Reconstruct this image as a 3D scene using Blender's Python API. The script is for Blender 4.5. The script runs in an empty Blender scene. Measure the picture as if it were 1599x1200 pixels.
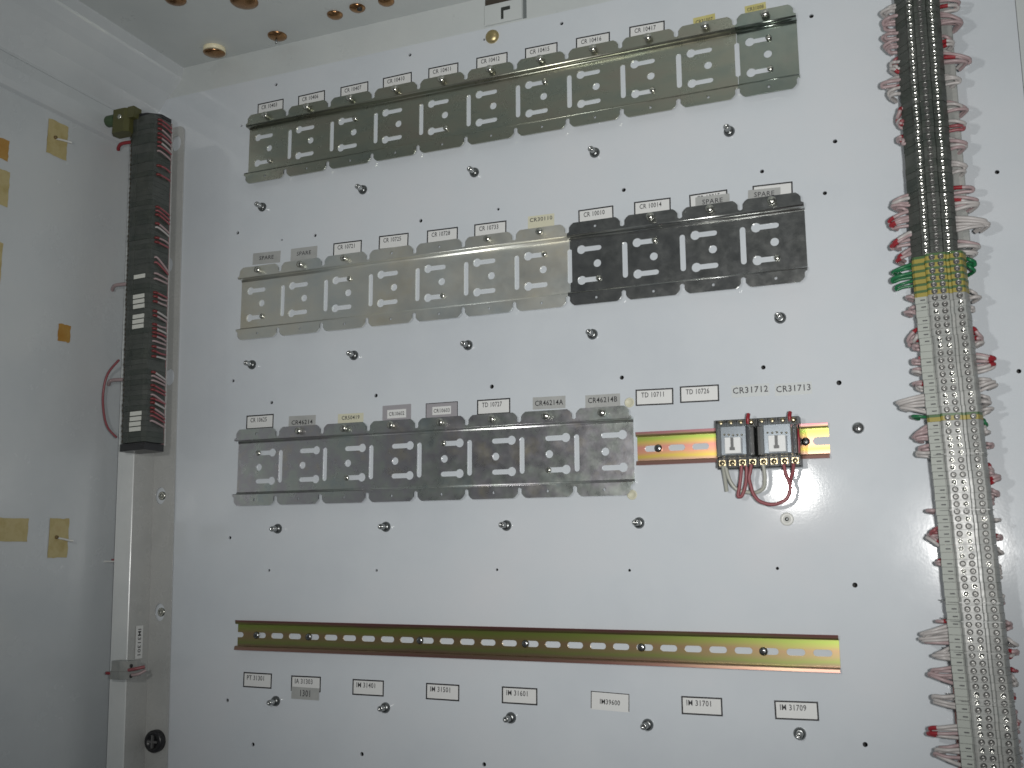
import bpy, bmesh, math, random
from mathutils import Vector, Matrix
from mathutils.geometry import tessellate_polygon
random.seed(7)
S = 0.001                                    # all dimensions below are millimetres
scene = bpy.context.scene
col = scene.collection

# ------------------------------------------------------------------ camera, light, exposure
CAM = Vector((780.1326, -1027.463, 97.4744))
def axis_rot():
    return (Matrix.Rotation(0.3928, 3, 'Z') @ Matrix.Rotation(0.1656, 3, 'X') @ Matrix.Rotation(0.0058, 3, 'Y'))
RM = axis_rot()
cam_data = bpy.data.cameras.new('camera')
cam = bpy.data.objects.new('camera', cam_data); col.objects.link(cam)
r, f, u = RM.col[0], RM.col[1], RM.col[2]
M = Matrix((( r.x, u.x, -f.x, CAM.x*S), (r.y, u.y, -f.y, CAM.y*S), (r.z, u.z, -f.z, CAM.z*S), (0, 0, 0, 1)))
cam.matrix_world = M
cam_data.sensor_fit = 'HORIZONTAL'; cam_data.sensor_width = 36.0
cam_data.lens = 36.0*1565.4523/1599.0
cam_data.dof.use_dof = True; cam_data.dof.focus_distance = 1.9; cam_data.dof.aperture_fstop = 22.0
cam_data.clip_start = 0.01; cam_data.clip_end = 50
scene.camera = cam

world = bpy.data.worlds.new('World'); scene.world = world; world.use_nodes = True
bg = world.node_tree.nodes['Background']
bg.inputs[0].default_value = (0.86, 0.94, 1.0, 1); bg.inputs[1].default_value = 0.055   # dim plant room

flash = bpy.data.lights.new('flash', 'SPOT')                                            # the photographer's flash
flash.energy = 28.5; flash.color = (1.0, 0.985, 0.96); flash.shadow_soft_size = 0.014
flash.spot_size = math.radians(85); flash.spot_blend = 1.0
fl = bpy.data.objects.new('flash', flash); col.objects.link(fl)
fl.location = Vector((834, -1032, 108))*S
aim = Vector((490, 0, 380))*S
fl.rotation_euler = (aim - fl.location).to_track_quat('-Z', 'Y').to_euler()
glare_light = bpy.data.lights.new('glare_lamp', 'POINT')                                 # added small lamp left of the camera, put in for the glare spot
glare_light.energy = 6.0; glare_light.color = (1.0, 0.985, 0.95); glare_light.shadow_soft_size = 0.018
tl = bpy.data.objects.new('glare_lamp', glare_light); col.objects.link(tl)
tl.location = Vector((532.5, -1030, 221.5))*S

vs = scene.view_settings
vs.view_transform = 'Standard'; vs.look = 'None'; vs.exposure = 0.0; vs.gamma = 1.0
vs.use_curve_mapping = False
scene.render.resolution_x = 1024; scene.render.resolution_y = 768

# ------------------------------------------------------------------ materials
def new_mat(name):
    m = bpy.data.materials.new(name); m.use_nodes = True
    return m, m.node_tree.nodes, m.node_tree.links, m.node_tree.nodes['Principled BSDF']
def simple(name, colr, rough=0.5, metal=0.0, spec=0.5, coat=0.0, trans=0.0):
    m, n, l, p = new_mat(name)
    p.inputs['Base Color'].default_value = (*colr, 1); p.inputs['Roughness'].default_value = rough
    p.inputs['Metallic'].default_value = metal; p.inputs['Specular IOR Level'].default_value = spec
    p.inputs['Coat Weight'].default_value = coat; p.inputs['Transmission Weight'].default_value = trans
    return m
def noise_node(n, l, coord, scale, detail=4, rough=0.55, vec_scale=None):
    t = n.new('ShaderNodeTexNoise'); t.inputs['Scale'].default_value = scale
    t.inputs['Detail'].default_value = detail; t.inputs['Roughness'].default_value = rough
    if vec_scale:
        mp = n.new('ShaderNodeMapping'); mp.inputs['Scale'].default_value = vec_scale
        l.new(coord, mp.inputs['Vector']); l.new(mp.outputs[0], t.inputs['Vector'])
    else:
        l.new(coord, t.inputs['Vector'])
    return t
def ramp(n, l, fac, stops):
    c = n.new('ShaderNodeValToRGB'); e = c.color_ramp.elements
    while len(e) < len(stops): e.new(0.5)
    for k, (pos, rgb) in zip(e, stops):
        k.position = pos; k.color = (*rgb, 1)
    l.new(fac, c.inputs[0]); return c
def noisy(name, stops, scale, rough=(0.3, 0.45), metal=0.0, bump=0.0, bump_scale=900, coat=0.0, vec=None, detail=4, spec=0.5, wobj=True):
    m, n, l, p = new_mat(name)
    tc = n.new('ShaderNodeTexCoord')
    if wobj:
        g = n.new('ShaderNodeNewGeometry'); co = g.outputs['Position']
    else:
        co = tc.outputs['Object']
    t = noise_node(n, l, co, scale, detail, 0.6, vec)
    c = ramp(n, l, t.outputs['Fac'], stops); l.new(c.outputs[0], p.inputs['Base Color'])
    t2 = noise_node(n, l, co, scale*2.3, 5, 0.65)
    mr = n.new('ShaderNodeMapRange'); mr.inputs['From Min'].default_value = 0.3; mr.inputs['From Max'].default_value = 0.7
    mr.inputs['To Min'].default_value, mr.inputs['To Max'].default_value = rough
    l.new(t2.outputs['Fac'], mr.inputs['Value']); l.new(mr.outputs[0], p.inputs['Roughness'])
    p.inputs['Metallic'].default_value = metal; p.inputs['Coat Weight'].default_value = coat
    p.inputs['Specular IOR Level'].default_value = spec
    if bump:
        t3 = noise_node(n, l, co, bump_scale, 3)
        b = n.new('ShaderNodeBump'); b.inputs['Strength'].default_value = bump; b.inputs['Distance'].default_value = 0.0004
        l.new(t3.outputs['Fac'], b.inputs['Height']); l.new(b.outputs[0], p.inputs['Normal'])
    return m
PAINT = noisy('white_enamel', [(0.30, (0.56, 0.60, 0.64)), (0.52, (0.605, 0.645, 0.68)), (0.72, (0.635, 0.66, 0.69))], 5.0, (0.08, 0.13), bump=0.05, bump_scale=380, detail=6)
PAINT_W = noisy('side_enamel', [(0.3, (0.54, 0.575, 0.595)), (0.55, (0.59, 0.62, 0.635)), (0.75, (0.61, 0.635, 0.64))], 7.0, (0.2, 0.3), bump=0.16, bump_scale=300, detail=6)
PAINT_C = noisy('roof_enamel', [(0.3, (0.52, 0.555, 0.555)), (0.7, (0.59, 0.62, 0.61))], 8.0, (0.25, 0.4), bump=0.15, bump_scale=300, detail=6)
GREYP = noisy('grey_bracket_paint', [(0.3, (0.40, 0.41, 0.40)), (0.7, (0.47, 0.475, 0.46))], 14.0, (0.22, 0.34), bump=0.08)
BRACKW = noisy('bracket_white_paint', [(0.3, (0.60, 0.63, 0.63)), (0.7, (0.68, 0.70, 0.69))], 14.0, (0.16, 0.26), bump=0.08)
ZINC1 = noisy('olive_zinc', [(0.25, (0.33, 0.38, 0.34)), (0.5, (0.42, 0.435, 0.36)), (0.75, (0.45, 0.41, 0.345))], 22, (0.24, 0.36), metal=0.97, bump=0.12, bump_scale=500, vec=(0.5, 1, 1.6))
ZINC1B = noisy('green_steel', [(0.3, (0.27, 0.32, 0.29)), (0.6, (0.34, 0.37, 0.32)), (0.8, (0.35, 0.33, 0.31))], 24, (0.17, 0.27), metal=0.98, bump=0.08, bump_scale=500)
ZINC2 = noisy('pale_zinc', [(0.30, (0.56, 0.64, 0.66)), (0.43, (0.72, 0.75, 0.72)), (0.56, (0.80, 0.79, 0.71)), (0.66, (0.80, 0.75, 0.60)), (0.74, (0.68, 0.48, 0.28))], 9, (0.32, 0.46), metal=0.86, bump=0.10, bump_scale=500, vec=(0.7, 1, 1.0), detail=6)
STEEL = noisy('bright_steel', [(0.3, (0.44, 0.45, 0.45)), (0.6, (0.52, 0.53, 0.51)), (0.8, (0.48, 0.46, 0.465))], 30, (0.17, 0.28), metal=0.97, bump=0.06, bump_scale=400, detail=6)
ZINC3 = noisy('grey_zinc', [(0.25, (0.44, 0.51, 0.53)), (0.42, (0.56, 0.60, 0.56)), (0.55, (0.52, 0.51, 0.54)), (0.72, (0.62, 0.58, 0.49))], 26, (0.24, 0.38), metal=0.93, bump=0.10, bump_scale=500, detail=6)
def chromate(name, zc, dull, cols):
    m, n, l, p = new_mat(name)
    g = n.new('ShaderNodeNewGeometry'); sx = n.new('ShaderNodeSeparateXYZ'); l.new(g.outputs['Position'], sx.inputs[0])
    t = noise_node(n, l, g.outputs['Position'], 22, 4, 0.6, (0.4, 1, 1))
    ma = n.new('ShaderNodeMath'); ma.operation = 'MULTIPLY_ADD'; ma.inputs[1].default_value = 1/0.036; ma.inputs[2].default_value = 0.5 - zc*S/0.036
    l.new(sx.outputs['Z'], ma.inputs[0])
    mb = n.new('ShaderNodeMath'); mb.operation = 'MULTIPLY_ADD'; mb.inputs[1].default_value = 0.26; l.new(t.outputs['Fac'], mb.inputs[0])
    mc = n.new('ShaderNodeMath'); mc.operation = 'ADD'; mc.inputs[1].default_value = -0.13; l.new(ma.outputs[0], mb.inputs[2]); l.new(mb.outputs[0], mc.inputs[0])
    k = dull
    R_ = lambda c: tuple(v*k for v in c)
    c = ramp(n, l, mc.outputs[0], [(q, R_(v)) for q, v in zip((0.02, 0.16, 0.27, 0.40, 0.55, 0.68, 0.80, 0.95), cols)])
    l.new(c.outputs[0], p.inputs['Base Color'])
    p.inputs['Metallic'].default_value = 0.92; p.inputs['Roughness'].default_value = 0.33
    return m
CHROM4 = chromate('chromate_long_rail', 0, 0.60, ((0.54, 0.28, 0.24), (0.56, 0.40, 0.27), (0.52, 0.58, 0.20), (0.66, 0.52, 0.26), (0.70, 0.48, 0.27), (0.62, 0.62, 0.20), (0.52, 0.66, 0.16), (0.52, 0.24, 0.22)))
CHROM3 = chromate('chromate_short_rail', 203.3, 0.74, ((0.62, 0.33, 0.30), (0.72, 0.45, 0.33), (0.84, 0.66, 0.14), (0.92, 0.46, 0.30), (0.90, 0.40, 0.33), (0.86, 0.66, 0.20), (0.52, 0.72, 0.14), (0.66, 0.30, 0.33)))
SCREW = simple('screw_zinc', (0.62, 0.62, 0.56), 0.22, 1.0)
STUDM = simple('stud_steel', (0.22, 0.23, 0.23), 0.32, 1.0)
DARKM = simple('shade_black', (0.02, 0.02, 0.02), 0.6)  # near-black: painted shade for recesses, slots and holes; also a dark nib
BLACK = simple('black_plastic', (0.018, 0.018, 0.02), 0.35)
INK = simple('label_ink', (0.02, 0.02, 0.022), 0.6)
INKS = simple('label_ink_faded', (0.055, 0.055, 0.06), 0.6)
PAPER = simple('label_paper', (0.70, 0.71, 0.70), 0.5)
PAPERG = noisy('grey_label_tape', [(0.3, (0.36, 0.37, 0.36)), (0.7, (0.42, 0.43, 0.42))], 60, (0.35, 0.5))
PAPERM = simple('lilac_grey_label', (0.33, 0.32, 0.34), 0.45)
PAPERC = simple('cream_label', (0.62, 0.61, 0.47), 0.5)
PAPERY = noisy('yellow_label', [(0.3, (0.50, 0.45, 0.16)), (0.7, (0.58, 0.54, 0.24))], 90, (0.4, 0.5))
CLEARL = simple('clear_label_film', (0.57, 0.60, 0.60), 0.25)
BRASS = noisy('brass_plug', [(0.3, (0.28, 0.15, 0.07)), (0.7, (0.40, 0.23, 0.11))], 60, (0.18, 0.3), metal=0.9)
BRASS2 = noisy('brass_bolt', [(0.3, (0.48, 0.38, 0.18)), (0.7, (0.60, 0.50, 0.28))], 90, (0.3, 0.5), metal=0.9)
CREAM = simple('cream_rim', (0.85, 0.78, 0.55), 0.4)
TAPE = noisy('old_masking_tape', [(0.3, (0.42, 0.33, 0.13)), (0.55, (0.52, 0.44, 0.22)), (0.8, (0.47, 0.36, 0.17))], 60, (0.4, 0.6), bump=0.3, bump_scale=200, detail=6)
TAPEO = noisy('orange_tape', [(0.3, (0.42, 0.21, 0.04)), (0.7, (0.48, 0.29, 0.08))], 60, (0.4, 0.6), bump=0.2, bump_scale=200)
NYLON = simple('nylon_white', (0.66, 0.67, 0.64), 0.35)
TB_DARK = noisy('terminal_dark_grey', [(0.3, (0.048, 0.055, 0.050)), (0.7, (0.078, 0.085, 0.077))], 70, (0.3, 0.45))
TB_DARK2 = noisy('terminal_black_green', [(0.3, (0.036, 0.045, 0.040)), (0.7, (0.062, 0.070, 0.060))], 70, (0.3, 0.45))
TB_W = [noisy('terminal_grey_white_%d' % i, [(0.3, tuple(v*k for v in (0.25, 0.265, 0.255))), (0.7, tuple(v*k for v in (0.34, 0.345, 0.33)))], 90, (0.28, 0.42)) for i, k in enumerate((0.90, 0.98, 1.06))]
TB_Y = simple('terminal_yellow', (0.30, 0.25, 0.05), 0.45)
TB_G = simple('terminal_green', (0.06, 0.125, 0.045), 0.4)
MARK = simple('marker_tag', (0.35, 0.375, 0.345), 0.5)
MARKW = simple('marker_white', (0.66, 0.67, 0.62), 0.45)
W_W = simple('wire_white', (0.44, 0.42, 0.41), 0.4)
W_P = simple('wire_pink_grey', (0.37, 0.28, 0.285), 0.4)
W_G = simple('wire_green', (0.015, 0.14, 0.055), 0.4)
W_M = simple('wire_dusty_red', (0.27, 0.08, 0.09), 0.4)
W_C = simple('wire_clear_grey', (0.40, 0.41, 0.36), 0.35)
SLEEVE = simple('sleeve_red', (0.27, 0.022, 0.03), 0.4)
SLEEVE2 = simple('old_red_sleeve', (0.17, 0.028, 0.03), 0.45)
OLIVE = simple('end_clamp_olive', (0.085, 0.085, 0.028), 0.45)
LGREEN = simple('end_clamp_green', (0.055, 0.095, 0.045), 0.45)
SOCKET = simple('socket_black', (0.022, 0.024, 0.022), 0.35)
COVER, n_, l_, p_ = new_mat('clear_cover')
p_.inputs['Base Color'].default_value = (0.45, 0.50, 0.53, 1); p_.inputs['Roughness'].default_value = 0.06
p_.inputs['Alpha'].default_value = 0.16; p_.inputs['Specular IOR Level'].default_value = 0.8
COIL = simple('coil_frame', (0.16, 0.18, 0.20), 0.3, 0.8)
FLAG = simple('relay_white_plate', (0.86, 0.87, 0.86), 0.4)
BRASST = simple('terminal_brass', (0.55, 0.47, 0.30), 0.3, 1.0)

# ------------------------------------------------------------------ mesh helpers
class MB:
    def __init__(s): s.v = []; s.f = []; s.sm = []
    def add(s, vs, fs, smooth=False):
        o = len(s.v); s.v += [tuple(v) for v in vs]
        for q in fs: s.f.append(tuple(i+o for i in q)); s.sm.append(smooth)
    def box(s, x0, x1, y0, y1, z0, z1):
        v = [(x, y, z) for x in (x0, x1) for y in (y0, y1) for z in (z0, z1)]
        s.add(v, [(0, 1, 3, 2), (4, 6, 7, 5), (0, 4, 5, 1), (2, 3, 7, 6), (0, 2, 6, 4), (1, 5, 7, 3)])
        return s
    def bbox(s, x0, x1, y0, y1, z0, z1, b):
        """box with its front (-Y) edges chamfered by b; y0 is the front"""
        v = [(x0, y1, z0), (x1, y1, z0), (x1, y1, z1), (x0, y1, z1), (x0, y0+b, z0), (x1, y0+b, z0), (x1, y0+b, z1), (x0, y0+b, z1),
             (x0+b, y0, z0+b), (x1-b, y0, z0+b), (x1-b, y0, z1-b), (x0+b, y0, z1-b)]
        f = [(3, 2, 1, 0)]
        for k in range(4):
            j = (k+1) % 4
            f += [(k, j, 4+j, 4+k), (4+k, 4+j, 8+j, 8+k)]
        f.append((8, 9, 10, 11)); s.add(v, f); return s
    def lathe(s, prof, c=(0, 0, 0), seg=16, axis='-Y', smooth=True, rot=0.0):
        """prof: (radius, height) from the base; axis the direction of height"""
        cx, cy, cz = c; vs = []
        for (rr, h) in prof:
            for k in range(seg):
                a = 2*math.pi*k/seg + rot; A, B = rr*math.cos(a), rr*math.sin(a)
                vs.append({'-Y': (cx+A, cy-h, cz+B), '-Z': (cx+A, cy-B, cz-h), 'X': (cx+h, cy-A, cz+B), '-X': (cx-h, cy+A, cz+B)}[axis])
        fs = []
        for i in range(len(prof)-1):
            for k in range(seg):
                j = (k+1) % seg; fs.append((i*seg+k, i*seg+j, (i+1)*seg+j, (i+1)*seg+k))
        fs.append(tuple((len(prof)-1)*seg + k for k in range(seg)))
        s.add(vs, fs, smooth); s.sm[-1] = False; return s
    def tube(s, pts, rad, seg=7):
        P = [Vector(p) for p in pts]; n = len(P); vs = []; up = None
        for i in range(n):
            t = (P[min(i+1, n-1)] - P[max(i-1, 0)]).normalized()
            if up is None:
                up = t.orthogonal().normalized()
            up = (up - t*up.dot(t)).normalized(); w = t.cross(up)
            for k in range(seg):
                a = 2*math.pi*k/seg; vs.append(P[i] + (up*math.cos(a) + w*math.sin(a))*rad)
        fs = [(i*seg+k, i*seg+(k+1) % seg, (i+1)*seg+(k+1) % seg, (i+1)*seg+k) for i in range(n-1) for k in range(seg)]
        s.add(vs, fs, True)
        s.add(vs[:seg], [tuple(reversed(range(seg)))]); s.add(vs[-seg:], [tuple(range(seg))]); return s
    def prism(s, prof, z0, z1):
        """closed profile of (x, y) extruded along Z"""
        n = len(prof); vs = [(x, y, z0) for x, y in prof] + [(x, y, z1) for x, y in prof]
        fs = [(k, (k+1) % n, n+(k+1) % n, n+k) for k in range(n)] + [tuple(reversed(range(n))), tuple(range(n, 2*n))]
        s.add(vs, fs); return s
    def prism_x(s, prof, x0, x1):
        """closed profile of (y, z) extruded along X"""
        n = len(prof); vs = [(x0, y, z) for y, z in prof] + [(x1, y, z) for y, z in prof]
        fs = [(k, (k+1) % n, n+(k+1) % n, n+k) for k in range(n)] + [tuple(reversed(range(n))), tuple(range(n, 2*n))]
        s.add(vs, fs); return s
    def sheet(s, outer, holes, yf, yb):
        """flat sheet in XZ with holes, front at yf, back at yb"""
        loops = [outer] + holes
        pts = [p for lp in loops for p in lp]
        tri = tessellate_polygon([[Vector((p[0], p[1], 0)) for p in lp] for lp in loops])
        n = len(pts); vs = [(x, yf, z) for x, z in pts] + [(x, yb, z) for x, z in pts]
        fs = []
        for t in tri:
            a, b, c = (Vector(pts[i]) for i in t)
            cr = (b.x-a.x)*(c.y-a.y) - (b.y-a.y)*(c.x-a.x)
            if abs(cr) < 1e-9: continue
            q = t if cr > 0 else (t[0], t[2], t[1])
            fs.append(tuple(q)); fs.append(tuple(n+i for i in reversed(q)))
        o = 0
        for lp in loops:
            m = len(lp)
            for k in range(m): fs.append((o+k, o+(k+1) % m, n+o+(k+1) % m, n+o+k))
            o += m
        s.add(vs, fs); return s
    def mesh(s, name, mat, recalc=True):
        me = bpy.data.meshes.new(name)
        me.from_pydata([(x*S, y*S, z*S) for x, y, z in s.v], [], s.f)
        for p, sm in zip(me.polygons, s.sm): p.use_smooth = sm
        if recalc:
            b = bmesh.new(); b.from_mesh(me); bmesh.ops.recalc_face_normals(b, faces=b.faces); b.to_mesh(me); b.free()
        me.materials.append(mat); return me
    def build(s, name, mat, parent=None, loc=(0, 0, 0)):
        return put(name, s.mesh(name, mat), parent, loc)
def put(name, me, parent=None, loc=(0, 0, 0), rot=None):
    o = bpy.data.objects.new(name, me); col.objects.link(o)
    o.location = Vector(loc)*S
    if rot: o.rotation_euler = rot
    if parent: o.parent = parent
    return o
def tag(o, label=None, cat=None, group=None, kind=None):
    if label: o['label'] = label
    if cat: o['category'] = cat
    if group: o['group'] = group
    if kind: o['kind'] = kind
    return o
def thing(name, label, cat, loc=(0, 0, 0), rot=None, group=None):
    o = bpy.data.objects.new(name, None); col.objects.link(o); o.empty_display_size = 0.01
    o.location = Vector(loc)*S
    if rot: o.rotation_euler = rot
    return tag(o, label, cat, group)
def circle(cx, cz, r_, n=16): return [(cx + r_*math.cos(2*math.pi*k/n), cz + r_*math.sin(2*math.pi*k/n)) for k in range(n)]
def slot_v(cx, cz, w, h, n=6):
    q = h/2 - w/2; out = []
    for k in range(n+1): a = math.pi*k/n; out.append((cx + w/2*math.cos(a), cz + q + w/2*math.sin(a)))
    for k in range(n+1): a = math.pi + math.pi*k/n; out.append((cx + w/2*math.cos(a), cz - q + w/2*math.sin(a)))
    return out
def slot_h(cx, cz, length, h, n=6):
    return [(cx + (z-cz), cz + (x-cx)) for x, z in slot_v(cx, cz, h, length, n)]
def keyhole(hx, tx, cz, R_, w):
    """round head at hx, slot running to tx"""
    d = 1 if tx > hx else -1; a0 = math.asin(w/2/R_); out = []
    for k in range(13):
        a = a0 + (2*math.pi - 2*a0)*k/12; out.append((hx + d*R_*math.cos(a), cz + R_*math.sin(a)))
    for k in range(5):
        a = -math.pi/2 + math.pi*k/4; out.append((tx + d*(w/2*math.cos(a)), cz + w/2*math.sin(a)))
    return out
def smooth_path(pts, n=6):
    P = [Vector(p) for p in pts]; out = []
    for i in range(len(P)-1):
        a, b, c, d = P[max(i-1, 0)], P[i], P[i+1], P[min(i+2, len(P)-1)]
        for k in range(n):
            t = k/n
            out.append(0.5*((2*b) + (c-a)*t + (2*a-5*b+4*c-d)*t*t + (3*b-a-3*c+d)*t**3))
    out.append(P[-1]); return out
_text = {}
def text_mesh(body, size, sx, mat, width=None):
    """lettering as a flat mesh in XZ facing -Y, centred; fitted to a width"""
    key = (body, size, sx, mat.name, width)
    if key in _text: return _text[key]
    cu = bpy.data.curves.new('lettering', 'FONT'); cu.body = body; cu.size = 1.0; cu.align_x = 'CENTER'; cu.align_y = 'CENTER'
    cu.resolution_u = 2; cu.offset = 0.012; cu.space_character = 1.08
    o = bpy.data.objects.new('tmp', cu); col.objects.link(o)
    dg = bpy.context.evaluated_depsgraph_get(); dg.update()
    me = bpy.data.meshes.new_from_object(o.evaluated_get(dg)); bpy.data.objects.remove(o); bpy.data.curves.remove(cu)
    xs = [v.co.x for v in me.vertices]; ys = [v.co.y for v in me.vertices]
    cx, cy = (min(xs)+max(xs))/2, (min(ys)+max(ys))/2
    kz = size/(max(ys)-min(ys)); kx = (width/(max(xs)-min(xs))) if width else kz*sx
    for v in me.vertices: v.co = Vector(((v.co.x-cx)*kx*S, 0, (v.co.y-cy)*kz*S))
    me.materials.clear(); me.materials.append(mat); me.name = 'lettering'; _text[key] = me; return me

# ------------------------------------------------------------------ the setting
HOLES = [(19.6, 707.5), (219.3, 708.4), (-33.7, 659.0), (419.9, 706.4), (699.0, 653.3), (714.9, 510.9), (640.3, 490.1), (489.8, 492.0), (701.9, 457.1), (-32.8, 510.7), (36.9, 492.2), (87.1, 491.7), (236.8, 490.7), (338.3, 491.0), (-30.4, 314.2), (29.7, 282.4), (179.0, 281.6), (329.6, 282.1), (482.4, 281.5), (632.0, 281.3), (704.5, 260.3), (-25.5, 116.4), (34.4, 76.7), (183.7, 76.9), (335.3, 77.9), (485.7, 77.5), (636.3, 79.6), (707.9, 64.0), (-19.7, -77.6), (19.9, -126.0), (168.6, -126.8), (319.6, -127.1), (708.4, -81.7), (861.0, 455.0), (864.2, 260.0), (320.6, 707.4)]
small = {(34.4, 76.7), (183.7, 76.9), (335.3, 77.9), (485.7, 77.5), (636.3, 79.6), (320.6, 707.4), (-33.7, 659.0), (338.3, 491.0), (36.9, 492.2)}
hl = [circle(x, z, (1.6 if (x, z) in small else 2.3)*random.uniform(0.92, 1.1), 12) for x, z in HOLES]
tag(MB().sheet([(-190, -420), (890, -420), (890, 721), (-190, 721)], hl, 0, 2.5).build('back_panel', PAINT), 'glossy white steel back panel with rows of small drilled holes', 'panel', kind='structure')
tag(MB().box(-215, 1100, 40, 42, -420, 790).build('cabinet_back_wall', simple('cavity_shade', (0.05, 0.05, 0.05), 0.7)), 'dark cabinet back behind the white panel', 'wall', kind='structure')  # near-black colour paints in the shade seen through the panel holes
fr = MB(); fr.box(-215, 1100, 1.2, 6, 721.4, 790); fr.box(890.6, 1100, 1.2, 6, -420, 721.2); fr.box(-215, -192, 1.5, 6, -420, 722.5)
tag(fr.build('cabinet_frame', PAINT_C), 'white cabinet frame around the top and right of the back panel', 'frame', kind='structure')
XW = -197.0
prof = [(-137, 790), (-137, 763.5), (-138.5, 762), (-139, 748), (-141, 745), (-150, 735), (-158, 727), (-174, 706), (-186, 688), (-188.5, 684.5), (-188.5, 681), (-185.5, 678), (-185, 664), (-187.5, 650), (-192, 643), (XW, 640.5), (XW, -420)]
m = MB(); n = len(prof); ys = [1.4, -700]
vs_ = [(x, y, z) for y in ys for x, z in prof]
m.add(vs_, [(k, k+1, n+k+1, n+k) for k in range(n-1)])
so = m.build('side_wall', PAINT_W); tag(so, 'white left side wall with folded channel along its top', 'wall', kind='structure')
tag(MB().box(-137, 1100, -700, 1.4, 763, 765).build('ceiling', PAINT_C), 'white cabinet roof sheet with brass plugs', 'ceiling', kind='structure')

# ------------------------------------------------------------------ mounting strips (octal relay socket strips)
PITCH = 63.913
def screw_mesh(name, r_, stem, head, mat, seg=14):
    """pan head screw standing out along -Y"""
    p = [(r_*0.55, 0), (r_*0.55, stem), (r_, stem), (r_*1.0, stem+head*0.45), (r_*0.82, stem+head*0.8), (r_*0.45, stem+head), (0.02, stem+head*1.04)]
    return MB().lathe(p, seg=seg).mesh(name, mat)
TAB_SCREW = screw_mesh('screw', 4.5, 4.2, 3.4, SCREW)
KEY_SCREW = screw_mesh('mounting_screw', 3.3, 0.6, 2.4, SCREW)
def tab_mesh(up, mat, hole_x):
    w = PITCH/2; sgn = 1 if up else -1
    g, cch, base = 2.7, 5.0, 2.6
    # outline of one tab: full pitch at its base, notched corners, chamfered top
    o = [(-w, 0), (w, 0), (w, base*0.8), (w-g*0.6, base), (w-g, base+1.2), (w-g, 13.5-cch), (w-g-cch*0.45, 13.5-cch*0.45*0.9), (w-g-cch, 13.5), (-w+g+cch, 13.5), (-w+g+cch*0.45, 13.5-cch*0.45*0.9), (-w+g, 13.5-cch), (-w+g, base+1.2), (-w+g*0.6, base), (-w, base*0.8)]
    o = [(x, sgn*z) for x, z in o]
    if not up: o = list(reversed(o))
    h = circle(hole_x, sgn*6.8, 1.7, 10)
    return MB().sheet(o, [h], -9.5, -8.0).mesh('tab', mat)
def make_strip(label, x0, ncell, zc, flipped, mat, tab_screws, key_screws, group, slot_first=False, slot_last=False):
    t = thing('mounting_strip', label, 'mounting strip', (x0, 0, zc), group=group)
    L = ncell*PITCH; holes = []
    for i in range(ncell):
        b = i*PITCH
        if i: holes.append(slot_v(b, 0, 6.0, 40.5))
        for s in (1, -1):
            if flipped: holes.append(keyhole(b+51.5, b+30.4, s*17.4, 5.1, 5.7))
            else: holes.append(keyhole(b+14.0, b+34.6, s*17.7, 5.1, 5.7))
        holes.append(circle(b+32.2, 0, 4.4, 16))
    e0 = 2.7 if slot_first else 0; e1 = 2.7 if slot_last else 0
    outer = [(0.4, -30.2)]
    outer += [(L-0.4, -30.2)]
    if e1: outer += [(L-0.4, -19.8), (L-2.7, -18.5), (L-2.7, 18.5), (L-0.4, 19.8)]
    outer += [(L-0.4, 30.2), (0.4, 30.2)]
    if e0: outer += [(0.4, 19.8), (2.7, 18.5), (2.7, -18.5), (0.4, -19.8)]
    MB().sheet(outer, holes, -1.6, -0.1).build('web', mat, t)
    for s, nm in ((1, 'upper_lip'), (-1, 'lower_lip')):
        # folded step from the web up to the tabs, with rounded bends
        R2, yt = (0.9 if mat in (ZINC2, ZINC3) else 2.4), -9.5; R1 = 0.4 if mat in (ZINC2, ZINC3) else 1.2; zb = 33.8-R2
        pr = [(-0.1, 30.2), (-1.6, 30.2)]
        pr += [(-1.6-R1*math.sin(q), 30.2+(zb-30.2)*(1-math.cos(q))) for q in (math.pi/2*k/4 for k in range(1, 5))]
        pr += [(yt+R2*(1-math.sin(q)), zb+R2*(1-math.cos(q))) for q in (math.pi/2*k/6 for k in range(0, 7))]
        pr += [(yt+1.5, 33.81), (yt+1.8, zb+1.6), (yt+2.8, zb+1.3), (-0.1, zb+1.2)]
        mbl = MB().prism_x([(y, s*z) for y, z in pr], 0, L)
        for q in range(len(mbl.sm)-2): mbl.sm[q] = 1 <= q <= 11
        mbl.build(nm, mat, t)
    key = (mat.name, ncell)
    tu, td = tab_mesh(True, mat, 0.8), tab_mesh(False, mat, 0.8)
    for i in range(ncell):
        put('tab', tu, t, ((i+0.5)*PITCH, 0, 33.8)); put('tab', td, t, ((i+0.5)*PITCH, 0, -33.8))
        if i+1 in tab_screws:
            put('screw', TAB_SCREW, t, ((i+0.5)*PITCH+0.8, -9.4 + random.uniform(-0.6, 0.8), 40.6), (random.uniform(-.06, .06), 0, random.uniform(-.06, .06)))
    for i, s in key_screws:
        b = (i-1)*PITCH
        put('mounting_screw', KEY_SCREW, t, (b + (31.4 if flipped else 34.0), -1.6, s*17.5))
    return t
G = 'mounting strips on the back panel'
make_strip('long olive zinc relay mounting strip of ten cells in the top row', 45.1-PITCH, 10, 619.4, False, ZINC1, set(range(1, 11)), [(1, -1), (3, 1), (5, -1), (7, 1), (9, -1)], G, slot_last=True)
make_strip('single-cell olive zinc mounting plate at the right end of the top row', 45.1+9*PITCH, 1, 619.4, False, ZINC1B, {1}, [(1, 1), (1, -1)], G, slot_first=True)
make_strip('pale yellowish rust-tinted mounting strip of seven cells in the second row', 42.3-PITCH, 7, 411.5, False, ZINC2, {1, 2, 3, 6, 7}, [(1, -1), (3, 1), (5, -1), (7, 1)], G, slot_last=True)
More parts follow.
